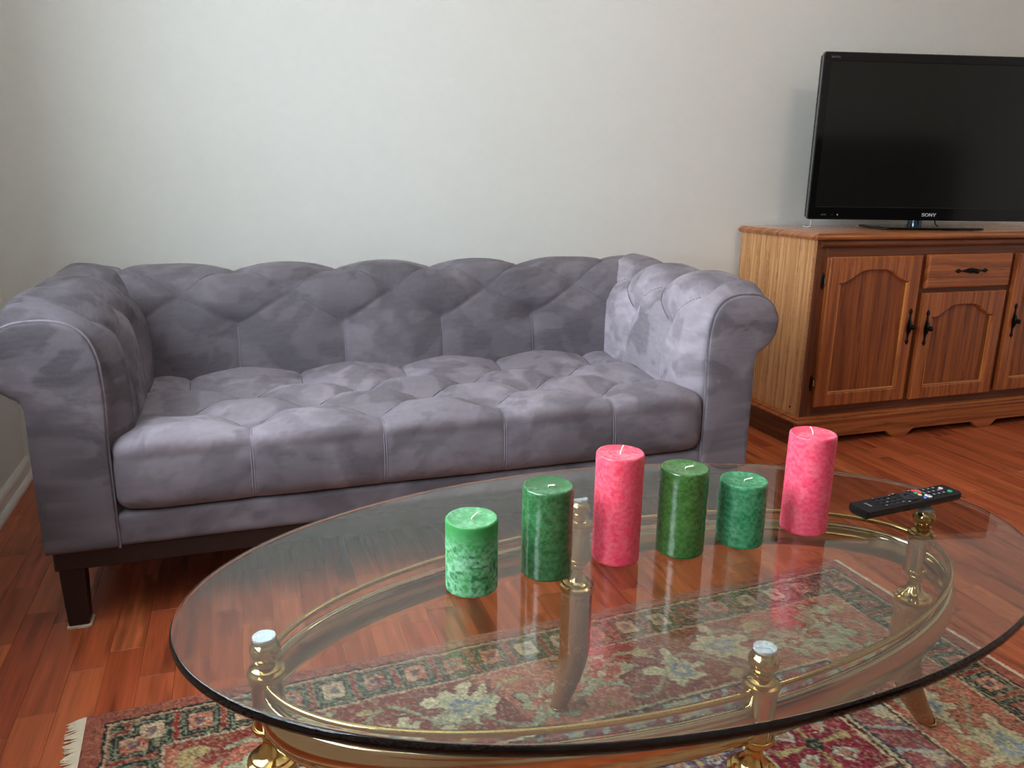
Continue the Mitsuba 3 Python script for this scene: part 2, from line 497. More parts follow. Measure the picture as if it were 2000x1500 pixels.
PROF[:, 1] -= .009 * sstep(.60, .73, PROF[:, 1])
PV, SV = resample(PROF, .006)
_t = np.gradient(PV, axis=0)
_t /= np.linalg.norm(_t, axis=1, keepdims=True)
PN = np.stack([-_t[:, 1], _t[:, 0]], 1)         # outward normal of the profile (towards -t on the inner face)
VCREST = SV[np.argmax(PV[:, 1])]
WV = sstep(.0, .05, SV) * (1 - sstep(VCREST + .05, VCREST + .15, SV))
SX0, SX1, SYF, SYB = -.309, 1.241, 1.885, 2.50       # inner faces of the arms, front plane, inner face of the back


PLEATS = {}


def sofa_side(kind):
    if kind == 'back':
        n = int((SX1 - SX0 + .3) / .007)
        S = np.linspace(0, 1, n)
    else:
        n = int((SYB - SYF + .1) / .0065)
        S = np.linspace(0, 1, n)
    V, SS = np.meshgrid(np.arange(len(SV)), S, indexing='xy')
    t0, z0, v0 = PV[V, 0], PV[V, 1], SV[V]
    if kind == 'back':
        along = (SX0 - t0) + SS * (SX1 - SX0 + 2 * t0)
        low = [(x, .405) for x in (-.02, .297, .614, .931)]
        top = [(x, .495) for x in (-.178, .139, .456, .773, 1.09)]
        crest = [(x, .60) for x in (-.337, -.02, .297, .614, .931, 1.248)]
        pl = []
        for i in range(5):
            if i < 4:
                pl += [(low[i], top[i]), (low[i], top[i + 1])]
            pl += [(top[i], crest[i]), (top[i], crest[i + 1])]
        pl += [(top[0], (-.33, .40)), (top[4], (1.26, .40))]
        pl += [(c, (c[0], .80)) for c in crest]
        sm = [(p, (p[0], 0)) for p in low]
        pts = low + top + [(c[0], c[1]) for c in crest[1:5]]
        end = np.ones_like(along)
        A = .046
    else:
        along = SYF + SS * (SYB + t0 - SYF)
        low = [(2.315, .425), (2.085, .425)]
        top = [(2.43, .53), (2.20, .53), (1.97, .53)]
        pl = [(low[0], top[0]), (low[0], top[1]), (low[1], top[1]), (low[1], top[2]), (top[0], (2.54, .44))]
        pl += [(p, (p[0], .85)) for p in top]
        sm = [(p, (p[0] + .01, 0)) for p in low]
        pts = low + top
        end = sstep(SYF, SYF + .07, along)
        A = .050
    f = tuft(np.stack([along.ravel(), v0.ravel()], 1), pts, pl, sm).reshape(along.shape)
    d = A * f * WV[V] * end + .004 * end * (1 - WV[V])
    d += .0035 * (nfbm(np.stack([along * 9, v0 * 9, v0 * 0], -1), 3, 4) - .5) * end
    t, z = t0 + PN[V, 0] * d, z0 + PN[V, 1] * d
    if kind == 'back':
        P = np.stack([along, SYB + t, z], -1)
    elif kind == 'left':
        P = np.stack([SX0 - t, along, z], -1)
    else:
        P = np.stack([SX1 + t, along, z], -1)
    PLEATS[kind] = (pl, along, v0)
    return P


def cap(ring, c, axis, sign, depth, n=7):
    """closes a ring of points (nv, 3) by rings shrunk towards c, bulging by depth along axis*sign"""
    out = []
    for k in range(1, n + 1):
        r = 1 - k / n
        q = c + (ring - c) * r
        q[:, axis] = ring[:, axis] + sign * depth * (1 - r ** 6)
        out.append(q)
    return out


def sofa_mesh(kind):
    P = sofa_side(kind)
    rows = [P[i] for i in range(len(P))]
    if kind != 'back':
        ring = rows[0]
        sgn = -1 if kind == 'left' else 1
        c = np.array([(SX0 if kind == 'left' else SX1) + sgn * .088, SYF, .60])
        rr = []
        for k in range(1, 5):     # rounded front edge
            a = k / 4 * math.pi / 2
            q = c + (ring - c) * (1 - .045 * (1 - math.cos(a)))
            q[:, 1] = SYF - .012 * math.sin(a)
            rr.append(q)
        for q in cap(rr[-1], c, 1, -1, .004, 42):
            rr.append(q)
        rows = rr[::-1] + rows
    G = np.array(rows)
    v, f = grid_mesh(G, close_v=True)
    m = trimesh.Trimesh(v, f, process=False)
    if kind in ('left', 'back'):
        pass
    # outward orientation: compare the normal at a crest vertex with +z
    i = np.argmax(v[:, 2])
    fn = m.face_normals[np.any(m.faces == i, axis=1)].mean(0)
    if fn[2] < 0:
        m.invert()
    return m


SOFA = 'chesterfield_sofa'
for kind, nm, sd in (('back', 'backrest', 0), ('left', 'armrest', 20), ('right', 'armrest', 40)):
    m = sofa_mesh(kind)
    mv_ = np.array(m.vertices)
    nap_light = {'right': 1.40 + 1.35 * (1 - sstep(SX1 + .01, SX1 + .09, mv_[:, 0])) * sstep(SYF, SYF + .02, mv_[:, 1]), 'back': np.full(len(mv_), 1.12), 'left': np.full(len(mv_), .95)}[kind]  # window light on the velvet painted in, strongest on right arm's inner face
    k = add(f'{SOFA}__{nm}', m, 'velvet', True, color=velvet_color(mv_, sd, nap_light[:, None], {'right': .62, 'back': .5, 'left': .7}[kind]))
    if kind != 'back':
        side = sofa_side(kind)[0]
        ring = side.copy()
        ring[:, 1] = SYF - .001
        sgn = -1 if kind == 'left' else 1
        keep = SV < SV[-1] - .36
        c = np.array([(SX0 if kind == 'left' else SX1) + sgn * .088, SYF, .60])
        q = c + (ring - c) * 1.004
        q[:, 1] = SYF - .003
        add(f'{k}__piping', tube(q[keep], .0035, 7), 'velvet', True, color=velvet_color(tube(q[keep], .0035, 7).vertices, 3) * 1.25)
    else:
        side = sofa_side('back')
        for x in (-.02, .297, .614, .931):
            row = int(round((x - SX0) / (SX1 - SX0) * (len(side) - 1)))
            sel = (SV > .20) & (SV < .40)
            pth = side[row][sel] + [0, -.0005, 0]
            add(f'{k}__seam', tube(pth, .0016, 6), 'thread', True)

from scipy.interpolate import LinearNDInterpolator as _LI
for kind, kk in (('back', f'{SOFA}__backrest'), ('left', f'{SOFA}__armrest'), ('right', f'{SOFA}__armrest_001')):
    G_ = sofa_side(kind)
    pls, al, vv = PLEATS[kind]
    I_ = _LI(np.stack([al.ravel(), vv.ravel()], 1), G_.reshape(-1, 3))
    for a, b in pls:
        a, b = np.array(a), np.array(b)
        if b[1] > .75:
            b = a + (b - a) * .75
        p = I_(a + (b - a) * np.linspace(.12, .90, 16)[:, None])
        p = p[~np.isnan(p).any(1)]
        if len(p) > 4:
            p[1:-1] = (p[:-2] + 2 * p[1:-1] + p[2:]) / 4
            add(f'{kk}__pleat', tube(p, .0013, 6), 'velvet_thread', True)

# seat cushion: rounded box, displaced
CX0, CX1, CY0, CY1, CZ0, CZ1, CRD = -.312, 1.244, 1.876, 2.52, .289, .447, .042


def lattice_box(x0, x1, y0, y1, z0, z1, step):
    out_v, out_f, off = [], [], 0
    L3 = [(x0, x1), (y0, y1), (z0, z1)]
    for ax in range(3):
        o = [k for k in range(3) if k != ax]
        a = np.linspace(*L3[o[0]], int((L3[o[0]][1] - L3[o[0]][0]) / step) + 2)
        b = np.linspace(*L3[o[1]], int((L3[o[1]][1] - L3[o[1]][0]) / step) + 2)
        for s in (0, 1):
            A, B = np.meshgrid(a, b, indexing='ij')
            P = np.zeros(A.shape + (3,))
            P[..., o[0]], P[..., o[1]], P[..., ax] = A, B, L3[ax][s]
            v, f = grid_mesh(P)
            flip = (s == 1) != (ax == 1)
            out_v.append(v); out_f.append((f if flip else f[:, ::-1]) + off); off += len(v)
    m = trimesh.Trimesh(np.vstack(out_v), np.vstack(out_f), process=False)
    m.merge_vertices(digits_vertex=6)
    return m


cm = lattice_box(CX0, CX1, CY0, CY1, CZ0, CZ1, .0065)
v = np.array(cm.vertices)
lo, hi = np.array([CX0, CY0, CZ0]) + CRD, np.array([CX1, CY1, CZ1]) - CRD
q = np.clip(v, lo, hi)
# spread points of the rim evenly round the rounded edges
dv = v - q
nv_ = dv / (np.linalg.norm(dv, axis=1, keepdims=True) + 1e-9)
base = q + nv_ * CRD
# unrolled coordinate: over the top front-to-back, down the front face
top_y = base[:, 1]
front_v = np.where(nv_[:, 1] < -.3, (CZ1 - base[:, 2]), 0)
yy = np.where(base[:, 2] > CZ1 - CRD, base[:, 1] - np.where(nv_[:, 1] < 0, 0, 0), CY0 - np.maximum(front_v - CRD, 0))
uv2 = np.stack([base[:, 0], yy], 1)
rowsY = [1.985, 2.11, 2.235, 2.36]
R = [[(-.003 + .317 * k, rowsY[0]) for k in range(4)], [(-.1615 + .317 * k, rowsY[1]) for k in range(5)],
     [(-.003 + .317 * k, rowsY[2]) for k in range(4)], [(-.1615 + .317 * k, rowsY[3]) for k in range(5)]]
pl = []
for r in range(3):
    for a in R[r]:
        for b in R[r + 1]:
            if abs(a[0] - b[0]) < .2:
                pl.append((a, b))
for a in R[1] + R[3]:
    if a[0] < -.1:
        pl.append((a, (-.33, a[1] - .03)))
    if a[0] > 1.05:
        pl.append((a, (1.26, a[1] - .03)))
pl += [(a, (a[0], 2.6)) for a in R[3]]
seams = [(a, (a[0], 1.60)) for a in R[0]]
pts = sum(R, [])
f = tuft(uv2, pts, pl, seams, .055, .060)
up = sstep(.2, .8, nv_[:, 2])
fr = sstep(.2, .8, -nv_[:, 1]) * (1 - up)
side = 1 - np.clip(up + fr, 0, 1)
mid = np.sin(np.clip((base[:, 2] - CZ0) / (CZ1 - CZ0), 0, 1) * math.pi)
disp = up * (.058 * f - .018) + fr * (.020 * f * (.4 + .6 * mid)) + side * .004
disp += .003 * (nfbm(base * 10, 3, 6) - .5)
edge = sstep(0, .10, np.minimum(base[:, 0] - CX0, CX1 - base[:, 0]))
disp = disp * (.35 + .65 * edge)
cm.vertices = base + nv_ * disp[:, None]
cm.fix_normals()
k = add(f'{SOFA}__seat_cushion', cm, 'velvet', True, color=velvet_color(cm.vertices, 60, (1.05 + .70 * up)[:, None], .55))  # seat top painted paler than its front, as if lit from above
from scipy.interpolate import LinearNDInterpolator
selv = (up + fr) > .2
surf = LinearNDInterpolator(uv2[selv], np.array(cm.vertices)[selv])


def stitch(key, uvpath, r, lift, fn, mat='thread'):
    p = fn(np.array(uvpath))
    p = p[~np.isnan(p).any(1)]
    if len(p) > 3:
        for _ in range(2):
            p[1:-1] = (p[:-2] + 2 * p[1:-1] + p[2:]) / 4
        add(key, tube(p + lift, r, 6), mat, True)


for a in R[0]:
    ys = np.linspace(a[1] - .03, CY0 - .095, 34)
    for s_ in (-.0028, .0028):
        stitch(f'{k}__seam', [(a[0] + s_, y) for y in ys], .0013, np.array([0, -.0004, .0004]), surf)
for a, b in pl:
    a, b = np.array(a), np.array(b)
    b = np.where(b > 2.45, 2.45, b) if b[1] > 2.45 else b
    b[0] = np.clip(b[0], CX0 + .03, CX1 - .03)
    ts = np.linspace(.16, .84, 14)[:, None]
    stitch(f'{k}__pleat', a + (b - a) * ts, .0011, np.array([0, 0, .0003]), surf, 'velvet_thread')

m = lattice_box(SX0 - .008, SX1 + .008, 1.882, 2.70, .204, .287, .012)
rv = np.array(m.vertices)
rq = np.clip(rv, np.array([SX0 - .008, 1.882, .204]) + .012, np.array([SX1 + .008, 2.70, .287]) - .012)
rd = rv - rq
rv = rq + rd / (np.linalg.norm(rd, axis=1, keepdims=True) + 1e-9) * .012
m.vertices = rv
m.fix_normals()
add(f'{SOFA}__front_rail', m, 'velvet', True, color=velvet_color(rv, 80))
add(f'{SOFA}__base_frame', box(-.452, 1.386, 1.893, 2.66, .156, .206, .003), 'espresso_wood')
for lx in (-.420, 1.352):
    for ly in (1.930, 2.60):
        pts_ = []
        for (h, z) in ((.027, .157), (.0225, .006)):
            for sx in (-1, 1):
                for sy in (-1, 1):
                    for c in ((h, h - .003), (h - .003, h)):
                        pts_.append((lx + sx * c[0], ly + sy * c[1], z))
        lk = add(f'{SOFA}__leg', trimesh.PointCloud(pts_).convex_hull, 'espresso_wood')
        fp = lathe([(.030, 0), (.031, .003), (.029, .006)], 18)
        fv = np.array(fp.vertices)
        rs = np.random.RandomState(int(lx * 100 + ly * 10) + 200)
        fv[:, :2] = np.sign(fv[:, :2]) * np.minimum(np.abs(fv[:, :2]) * 1.25, .026) + rs.uniform(-.0015, .0015, (len(fv), 2))
        fp.vertices = fv + [lx, ly, 0]
        add(f'{lk}__felt_pad', fp, 'felt')
tag(SOFA, 'grey velvet tufted chesterfield sofa with rolled arms and dark wooden legs', 'sofa')


# ------------------------------------------------------------------ sideboard
SB = 'oak_sideboard'


def wood(keyname, mesh, mat, grain, seed, smooth=False):
    v = np.array(mesh.vertices)
    g = {'x': 0, 'y': 1, 'z': 2}[grain]
    o = [k for k in range(3) if k != g]
    uv = np.stack([v[:, g] + 3.7 * seed, v[:, o[0]] + v[:, o[1]] + .73 * seed], 1)
    if smooth is False:          # split the faces so that edges stay sharp
        f = np.array(mesh.faces)
        return add(keyname, (v[f.ravel()], np.arange(f.size).reshape(-1, 3)), mat, False, uv=uv[f.ravel()])
    return add(keyname, mesh, mat, smooth, uv=uv)


BX0, BX1, BY0, BY1, BZ = 2.128, 3.686, 2.540, 3.040, .865
wood(f'{SB}__side_panel', box(BX0, BX0 + .02, BY0 + .002, BY1, .10, .838), 'oak_veneer', 'z', 1)
wood(f'{SB}__side_panel', box(BX1 - .02, BX1, BY0 + .002, BY1, .10, .838), 'oak_veneer', 'z', 2)
add(f'{SB}__screw_cover', tube([(BX0 - .0008, 2.600, .150), (BX0 + .004, 2.600, .150)], .0045, 14), 'iron', 30)
wood(f'{SB}__back_panel', box(BX0 + .02, BX1 - .02, BY1 - .01, BY1 - .002, .10, .838), 'oak_veneer', 'z', 3)
wood(f'{SB}__carcass', box(BX0 + .021, BX1 - .021, BY0 + .03, BY1 - .012, .10, .12), 'oak_dark', 'x', 4)


def sweep_profile(prof, path):
    """profile (d outwards, z) swept along a horizontal open path of (x, y) with mitres; outwards is to the right of travel"""
    path = np.array(path, float)
    e = np.diff(path, axis=0)
    e /= np.linalg.norm(e, axis=1, keepdims=True)
    nr = np.stack([e[:, 1], -e[:, 0]], 1)
    P = []
    for i, p in enumerate(path):
        if i == 0:
            o = nr[0]
        elif i == len(path) - 1:
            o = nr[-1]
        else:
            o = (nr[i - 1] + nr[i]) / (1 + nr[i - 1] @ nr[i])
        P.append([(p[0] + o[0] * d, p[1] + o[1] * d, z) for d, z in prof])
    P = np.array(P)
    v, f = grid_mesh(P, close_v=True)
    n = len(prof)
    tri = np.asarray(m3.triangulate([[tuple(q) for q in prof]]))
    f = np.vstack([f, tri, tri[:, ::-1] + n * (len(path) - 1)])
    m = trimesh.Trimesh(v, f, process=False)
    m.fix_normals()
    return m


# top board with a moulded edge
pr = [(-.10, .838), (.010, .838), (.018, .842), (.022, .849), (.022, .853), (.018, .858), (.010, .862), (.006, .865), (-.10, .865)]
edge = sweep_profile(pr, [(BX0, BY1), (BX0, BY0), (BX1, BY0), (BX1, BY1)])
topc = box(BX0 + .098, BX1 - .098, BY0 + .098, BY1, .838, .865)
wood(f'{SB}__top_board', cat([edge, topc]), 'oak_top', 'x', 5)
# cornice strip under the top, front only
cs = []
for k in range(7):
    a = math.pi * k / 6
    cs.append((.004 + .013 * math.sin(a), .822 - .013 * math.cos(a)))
strip = sweep_profile([(-.01, .809)] + cs + [(-.01, .835)], [(BX0 + .012, BY0), (BX1 - .012, BY0)])
wood(f'{SB}__cornice', strip, 'oak_dark', 'x', 6)
# face frame
wood(f'{SB}__face_frame', box(BX0, BX0 + .056, BY0, BY0 + .022, .112, .838), 'oak_dark', 'z', 7)
wood(f'{SB}__face_frame', box(BX1 - .056, BX1, BY0, BY0 + .022, .112, .838), 'oak_dark', 'z', 8)
wood(f'{SB}__face_frame', box(BX0 + .056, BX1 - .056, BY0, BY0 + .022, .772, .838), 'oak_dark', 'x', 9)
wood(f'{SB}__face_frame', box(BX0 + .056, BX1 - .056, BY0, BY0 + .022, .112, .166), 'oak_dark', 'x', 10)
for x in (2.640, 3.134):
    wood(f'{SB}__face_frame', box(x, x + .042, BY0 + .0005, BY0 + .021, .166, .772), 'oak_dark', 'z', 11 + x)
wood(f'{SB}__face_frame', box(2.682, 3.134, BY0 + .0005, BY0 + .021, .612, .642), 'oak_dark', 'x', 14)


def place_front(m, x, z, y):
    """local x right, y up, z towards the viewer -> the cabinet's front"""
    mm = m.copy()
    mv = np.array(mm.vertices)
    mm.vertices = np.stack([x + mv[:, 0], y - mv[:, 2], z + mv[:, 1]], 1)
    return mm


def iron_handle(length, wide=1.0):
    """slim iron pull along local y with spear ends and a knob, back on z = 0"""
    s = length / .12
    half = np.array([(0, .060), (.0045, .054), (.0065, .049), (.0035, .044), (.0022, .040), (.0024, .034), (.0042, .024), (.0075, .008), (.0085, 0)]) * [1, s]
    half = half * [wide, 1]
    R_ = np.vstack([half, half[::-1][1:] * [1, -1]])
    out = np.vstack([R_[::-1], (R_ * [-1, 1])[1:-1]])
    pl_ = np.asarray(m3.CrossSection([[tuple(p) for p in out]]).simplify(1e-6).to_polygons()[0])
    if ((pl_[:, 0] * np.roll(pl_[:, 1], -1)) - (pl_[:, 1] * np.roll(pl_[:, 0], -1))).sum() < 0:
        pl_ = pl_[::-1]
    plate = bevel_prism([pl_], .0045, .0012)
    knob = lathe([(.0045, .003), (.0040, .012), (.0055, .016), (.0092, .021), (.0105, .026), (.0090, .031), (.0050, .034), (.001, .035)], 20)
    kv = np.array(knob.vertices)
    tails = [tube([(0, .026 * s, .004), (0, .018 * s, .0085), (0, .008 * s, .0115), (0, 0, .0125), (0, -.008 * s, .0115), (0, -.018 * s, .0085), (0, -.026 * s, .004)],
                  [.0016, .0035, .0052, .0058, .0052, .0035, .0016], 10)]
    ends = [trimesh.creation.icosphere(subdivisions=2, radius=.0042).apply_transform(np.diag([1, 1.1, .8, 1])).apply_translation((0, sy * .050 * s, .004)) for sy in (-1, 1)]
    return cat([plate, knob] + tails + ends)


def door(x0, x1, z0, z1, hand, hinge, seed):
    w, h, fw = x1 - x0, z1 - z0, .058
    outer = [(0, 0), (w, 0), (w, h), (0, h)]
    ax0, ax1, az0, azs = fw, w - fw, .056, h - .105
    c = (ax0 + ax1) / 2
    hw = (ax1 - ax0) / 2
    arch = [(ax0, azs), (ax0 + .012, azs - .001)]
    for k in range(1, 20):
        t = k / 20
        # provincial arch: small shoulders and a raised bow
        xx = ax0 + .016 + (2 * hw - .032) * t
        s_ = abs(t - .5) * 2
        zz = azs + .050 * (1 - sstep(.30, 1.0, s_)) ** .8 * (1 - .12 * s_ * s_)
        arch.append((xx, zz))
    arch += [(ax1 - .012, azs - .001), (ax1, azs)]
    hole = [(ax0, az0)] + arch + [(ax1, az0)]          # clockwise
    fm = bevel_prism([outer, hole], .022, .0045)
    dk = wood(f'{SB}__door', place_front(fm, x0, z0, BY0 - .001), 'oak_stained', 'z', seed)
    pm = bevel_prism([[(ax0 - .006, az0 - .006), (ax1 + .006, az0 - .006), (ax1 + .006, h - .040), (ax0 - .006, h - .040)]], .007, .001)
    wood(f'{dk}__panel', place_front(pm, x0, z0, BY0 - .001), 'oak_panel', 'z', seed + .4)
    # moulded bead round the panel: bottom and sides
    bead = tube([(ax0 + .003, azs - .004, .014), (ax0 + .003, az0 + .004, .014), (ax1 - .003, az0 + .004, .014), (ax1 - .003, azs - .004, .014)][1:3], .0055, 8)
    wood(f'{dk}__bead', place_front(bead, x0, z0, BY0 - .001), 'oak_bead', 'x', seed + .1, 40)if False else None
    for a_, b_ in (((ax0 + .002, az0 + .002), (ax1 - .002, az0 + .002)), ((ax1 - .002, az0 + .002), (ax1 - .002, azs - .004)), ((ax0 + .002, az0 + .002), (ax0 + .002, azs - .004))):
        bm = tube([(a_[0], a_[1], .013), (b_[0], b_[1], .013)], .0058, 8)
        wood(f'{dk}__bead', place_front(bm, x0, z0, BY0 - .001), 'oak_bead', 'z' if a_[0] == b_[0] else 'x', seed + .2)
    hm = iron_handle(.152, 1.3)
    hx = w - .029 if hand == 'r' else .028
    add(f'{dk}__handle', place_front(hm, x0 + hx, z0 + (.318 if h > .5 else .312), BY0 - .023), 'iron', 35)
    if hinge:
        for zz in (z0 + .10, z1 - .095):
            hx_ = x0 - .012 if hinge == 'l' else x1 + .012
            outl = [(-.0055, -.022), (0, -.034), (.0055, -.022), (.0065, -.012), (.0065, .012), (.0055, .022), (0, .034), (-.0055, .022), (-.0065, .012), (-.0065, -.012)]
            pm_ = bevel_prism([outl], .003, .0008)
            hk = add(f'{dk}__hinge', place_front(pm_, hx_, zz, BY0 - .0005), 'iron', 35)
            add(f'{dk}__hinge_pin', place_front(tube([(.008, -.013, .006), (.008, .013, .006)], .0042, 10), hx_, zz, BY0 - .0005), 'steel_pin', 35)
    return dk


door(2.181, 2.643, .163, .773, 'r', 'l', 20)
door(2.680, 3.133, .159, .617, 'l', None, 23)
door(3.172, 3.633, .163, .773, 'l', 'r', 26)
dm = bevel_prism([[(0, 0), (.457, 0), (.457, .139), (0, .139)]], .022, .0055)
dk = wood(f'{SB}__drawer', place_front(dm, 2.679, .636, BY0 - .001), 'oak_stained', 'x', 29)
hm = iron_handle(.178, 1.35)
hv = np.array(hm.vertices)
hm.vertices = np.stack([hv[:, 1], -hv[:, 0], hv[:, 2]], 1)
add(f'{dk}__handle', place_front(hm, 2.679 + .232, .636 + .070, BY0 - .023), 'iron', 35)
# plinth with scalloped apron and a two-step moulding
wood(f'{SB}__plinth_moulding', sweep_profile([(-.01, .098), (.030, .098), (.033, .101), (.033, .106), (.029, .109), (.022, .112), (.022, .117), (.016, .121), (-.01, .122)],
                                              [(BX0, BY1), (BX0, BY0), (BX1, BY0), (BX1, BY1)]), 'oak_stained', 'x', 31)


def apron(x0, x1, feet):
    pts_ = [(x0, .100), (x0, 0)]
    hgt = .030
    for i, (a, b) in enumerate(feet):
        # leading curve
        if i:
            for k in range(9):
                t = k / 8
                pts_.append((a - .05 * (1 - t), hgt * (1 - sstep(0, 1, t))))
        pts_ += [(a + .004, 0), (b - .004, 0)]
        if i < len(feet) - 1:
            for k in range(9):
                t = k / 8
                pts_.append((b + .05 * t, hgt * sstep(0, 1, t)))
    pts_.append((x1, .100))
    return np.array(pts_)[::1]


ap = apron(BX0 - .026, BX1 + .026, [(BX0 - .026, 2.21), (2.612, 2.672), (3.094, 3.154), (3.60, BX1 + .026)])
ar = np.array(ap)
if ((ar[:, 0] * np.roll(ar[:, 1], -1)) - (ar[:, 1] * np.roll(ar[:, 0], -1))).sum() < 0:
    ar = ar[::-1]
am = bevel_prism([ar], .022, .002)
wood(f'{SB}__apron', place_front(am, 0, 0, BY0 - .006), 'oak_stained', 'x', 33)
wood(f'{SB}__plinth_side', box(BX0 - .026, BX0 - .004, BY0 - .005, BY1, .0, .100, .002), 'oak_dark', 'y', 34)
wood(f'{SB}__plinth_side', box(BX1 + .004, BX1 + .026, BY0 - .005, BY1, .0, .100, .002), 'oak_dark', 'y', 35)
tag(SB, 'brown oak sideboard with arched panel doors and dark iron handles carrying the television', 'sideboard')

# ------------------------------------------------------------------ television
TV = 'television'
TP, TA, TW, TH = np.array([2.295, 2.83, .905]), math.radians(14.55), 1.066, .661
tax, tnm = np.array([math.cos(TA), -math.sin(TA), 0]), np.array([-math.sin(TA), -math.cos(TA), 0])     # along, towards the viewer


def tvp(m):
    """local x along the screen from its left edge, y up from its lower edge, z out of the screen"""
    mm = m.copy()
    mv = np.array(mm.vertices)
    mm.vertices = TP + mv[:, :1] * tax + mv[:, 1:2] * np.array([0, 0, 1.0]) + mv[:, 2:] * tnm
    return mm


def rect_ring(x0, x1, y0, y1, r=.006, n=4):
    out = []
    for cx, cy, a0 in ((x0 + r, y0 + r, 180), (x1 - r, y0 + r, 270), (x1 - r, y1 - r, 0), (x0 + r, y1 - r, 90)):
        for k in range(n + 1):
            a = math.radians(a0 + 90 * k / n)
            out.append((cx + r * math.cos(a), cy + r * math.sin(a)))
    return np.array(out)


add(f'{TV}__bezel', tvp(bevel_prism([rect_ring(0, TW, 0, TH, .010), rect_ring(.030, TW - .030, .052, TH - .034, .002)[::-1]], .014, .0018)), 'tv_gloss')
add(f'{TV}__screen', tvp(box(.028, TW - .028, .050, TH - .032, .002, .0118)), 'tv_screen')
add(f'{TV}__edge_trim', tvp(bevel_prism([rect_ring(-.0022, TW + .0022, -.001, TH + .0022, .011), rect_ring(.0005, TW - .0005, .0005, TH - .0005, .010)[::-1]], .011, .0006).apply_translation((0, 0, -.003))), 'tv_edge')
add(f'{TV}__housing', tvp(cat([bevel_prism([rect_ring(.004, TW - .004, .004, TH - .004, .012)], .03, .002).apply_translation((0, 0, -.030)),
                               box(.14, TW - .14, .06, TH - .10, -.062, -.030, .012)])), 'tv_plastic')
lt = meshkit.text_mesh('SONY', .0135, .0008, bold=True)
lt.vertices = np.array(lt.vertices) * [1.25, 1, 1]
lw = lt.bounds[1, 0] - lt.bounds[0, 0]
add(f'{TV}__logo', tvp(lt.apply_translation((TW / 2 - lw / 2, .016, .0139))), 'logo_silver')
lt = meshkit.text_mesh('BRAVIA', .0075, .0006)
add(f'{TV}__badge', tvp(lt.apply_translation((.028, TH - .022, .0139))), 'logo_dim')
lt = meshkit.text_mesh('HDMI', .006, .0006)
add(f'{TV}__port_mark', tvp(lt.apply_translation((.055, .016, .0139))), 'logo_dim')
add(f'{TV}__indicator', tvp(tube([(.128, .019, .0135), (.128, .019, .0146)], .0028, 10)), 'logo_silver')
add(f'{TV}__indicator', tvp(tube([(.105, .019, .0135), (.105, .019, .0143)], .0015, 8)), 'logo_dim')
pl_ = bevel_prism([rect_ring(-.225, .225, -.115, .115, .018)], .009, .003)
pv_ = np.array(pl_.vertices)
TC = TP + tax * (TW / 2 + .004) - tnm * .045
pl_.vertices = np.stack([TC[0] + pv_[:, 0] * tax[0] - pv_[:, 1] * tnm[0], TC[1] + pv_[:, 0] * tax[1] - pv_[:, 1] * tnm[1], .868 + pv_[:, 2]], 1)
pl_.fix_normals()
add(f'{TV}__stand_base', pl_, 'tv_gloss')
for sx in (-.18, .18):
    for sy in (-.08, .08):
        q = TC + tax * sx - tnm * sy
        add(f'{TV}__stand_foot', lathe([(.012, 0), (.012, .004)], 14).apply_translation((q[0], q[1], .8648)), 'black_rubber', 30)
nk = TC - tnm * .01 - tax * .02
add(f'{TV}__stand_neck', lathe([(.031, .876), (.030, .882), (.029, .890), (.029, .975)], 28).apply_translation((nk[0], nk[1], 0)), 'chrome_dark', 30)
tag(TV, 'black flat-screen television on a low swivel stand on the sideboard', 'television')
c0 = TP + tax * .045 - tnm * .045 + np.array([0, 0, .006])
wire = [c0 + [0, 0, .002], c0 + [-.004, -.003, -.022], c0 + [-.006, -.004, -.040], c0 + [-.004, .02, -.0435], c0 + [.03, .09, -.0435], c0 + [.09, .14, -.0435]]
add('white_cable', tube(wire, .0024, 8), 'white_plastic', True)
tag('white_cable', 'thin white cable hanging behind the lower left corner of the television', 'cable')
b0 = TP + tax * (TW / 2 + .055) - tnm * .03
wire = [b0 + [0, 0, .02], b0 + [.004, -.002, -.004], b0 + [.010, .0, -.016], b0 + [.028, .004, -.027], b0 + [.045, .01, -.0275]]
add('black_cable', tube(wire, .0022, 8), 'black_rubber', True)
tag('black_cable', 'short thin black cable dangling under the television onto its stand', 'cable')


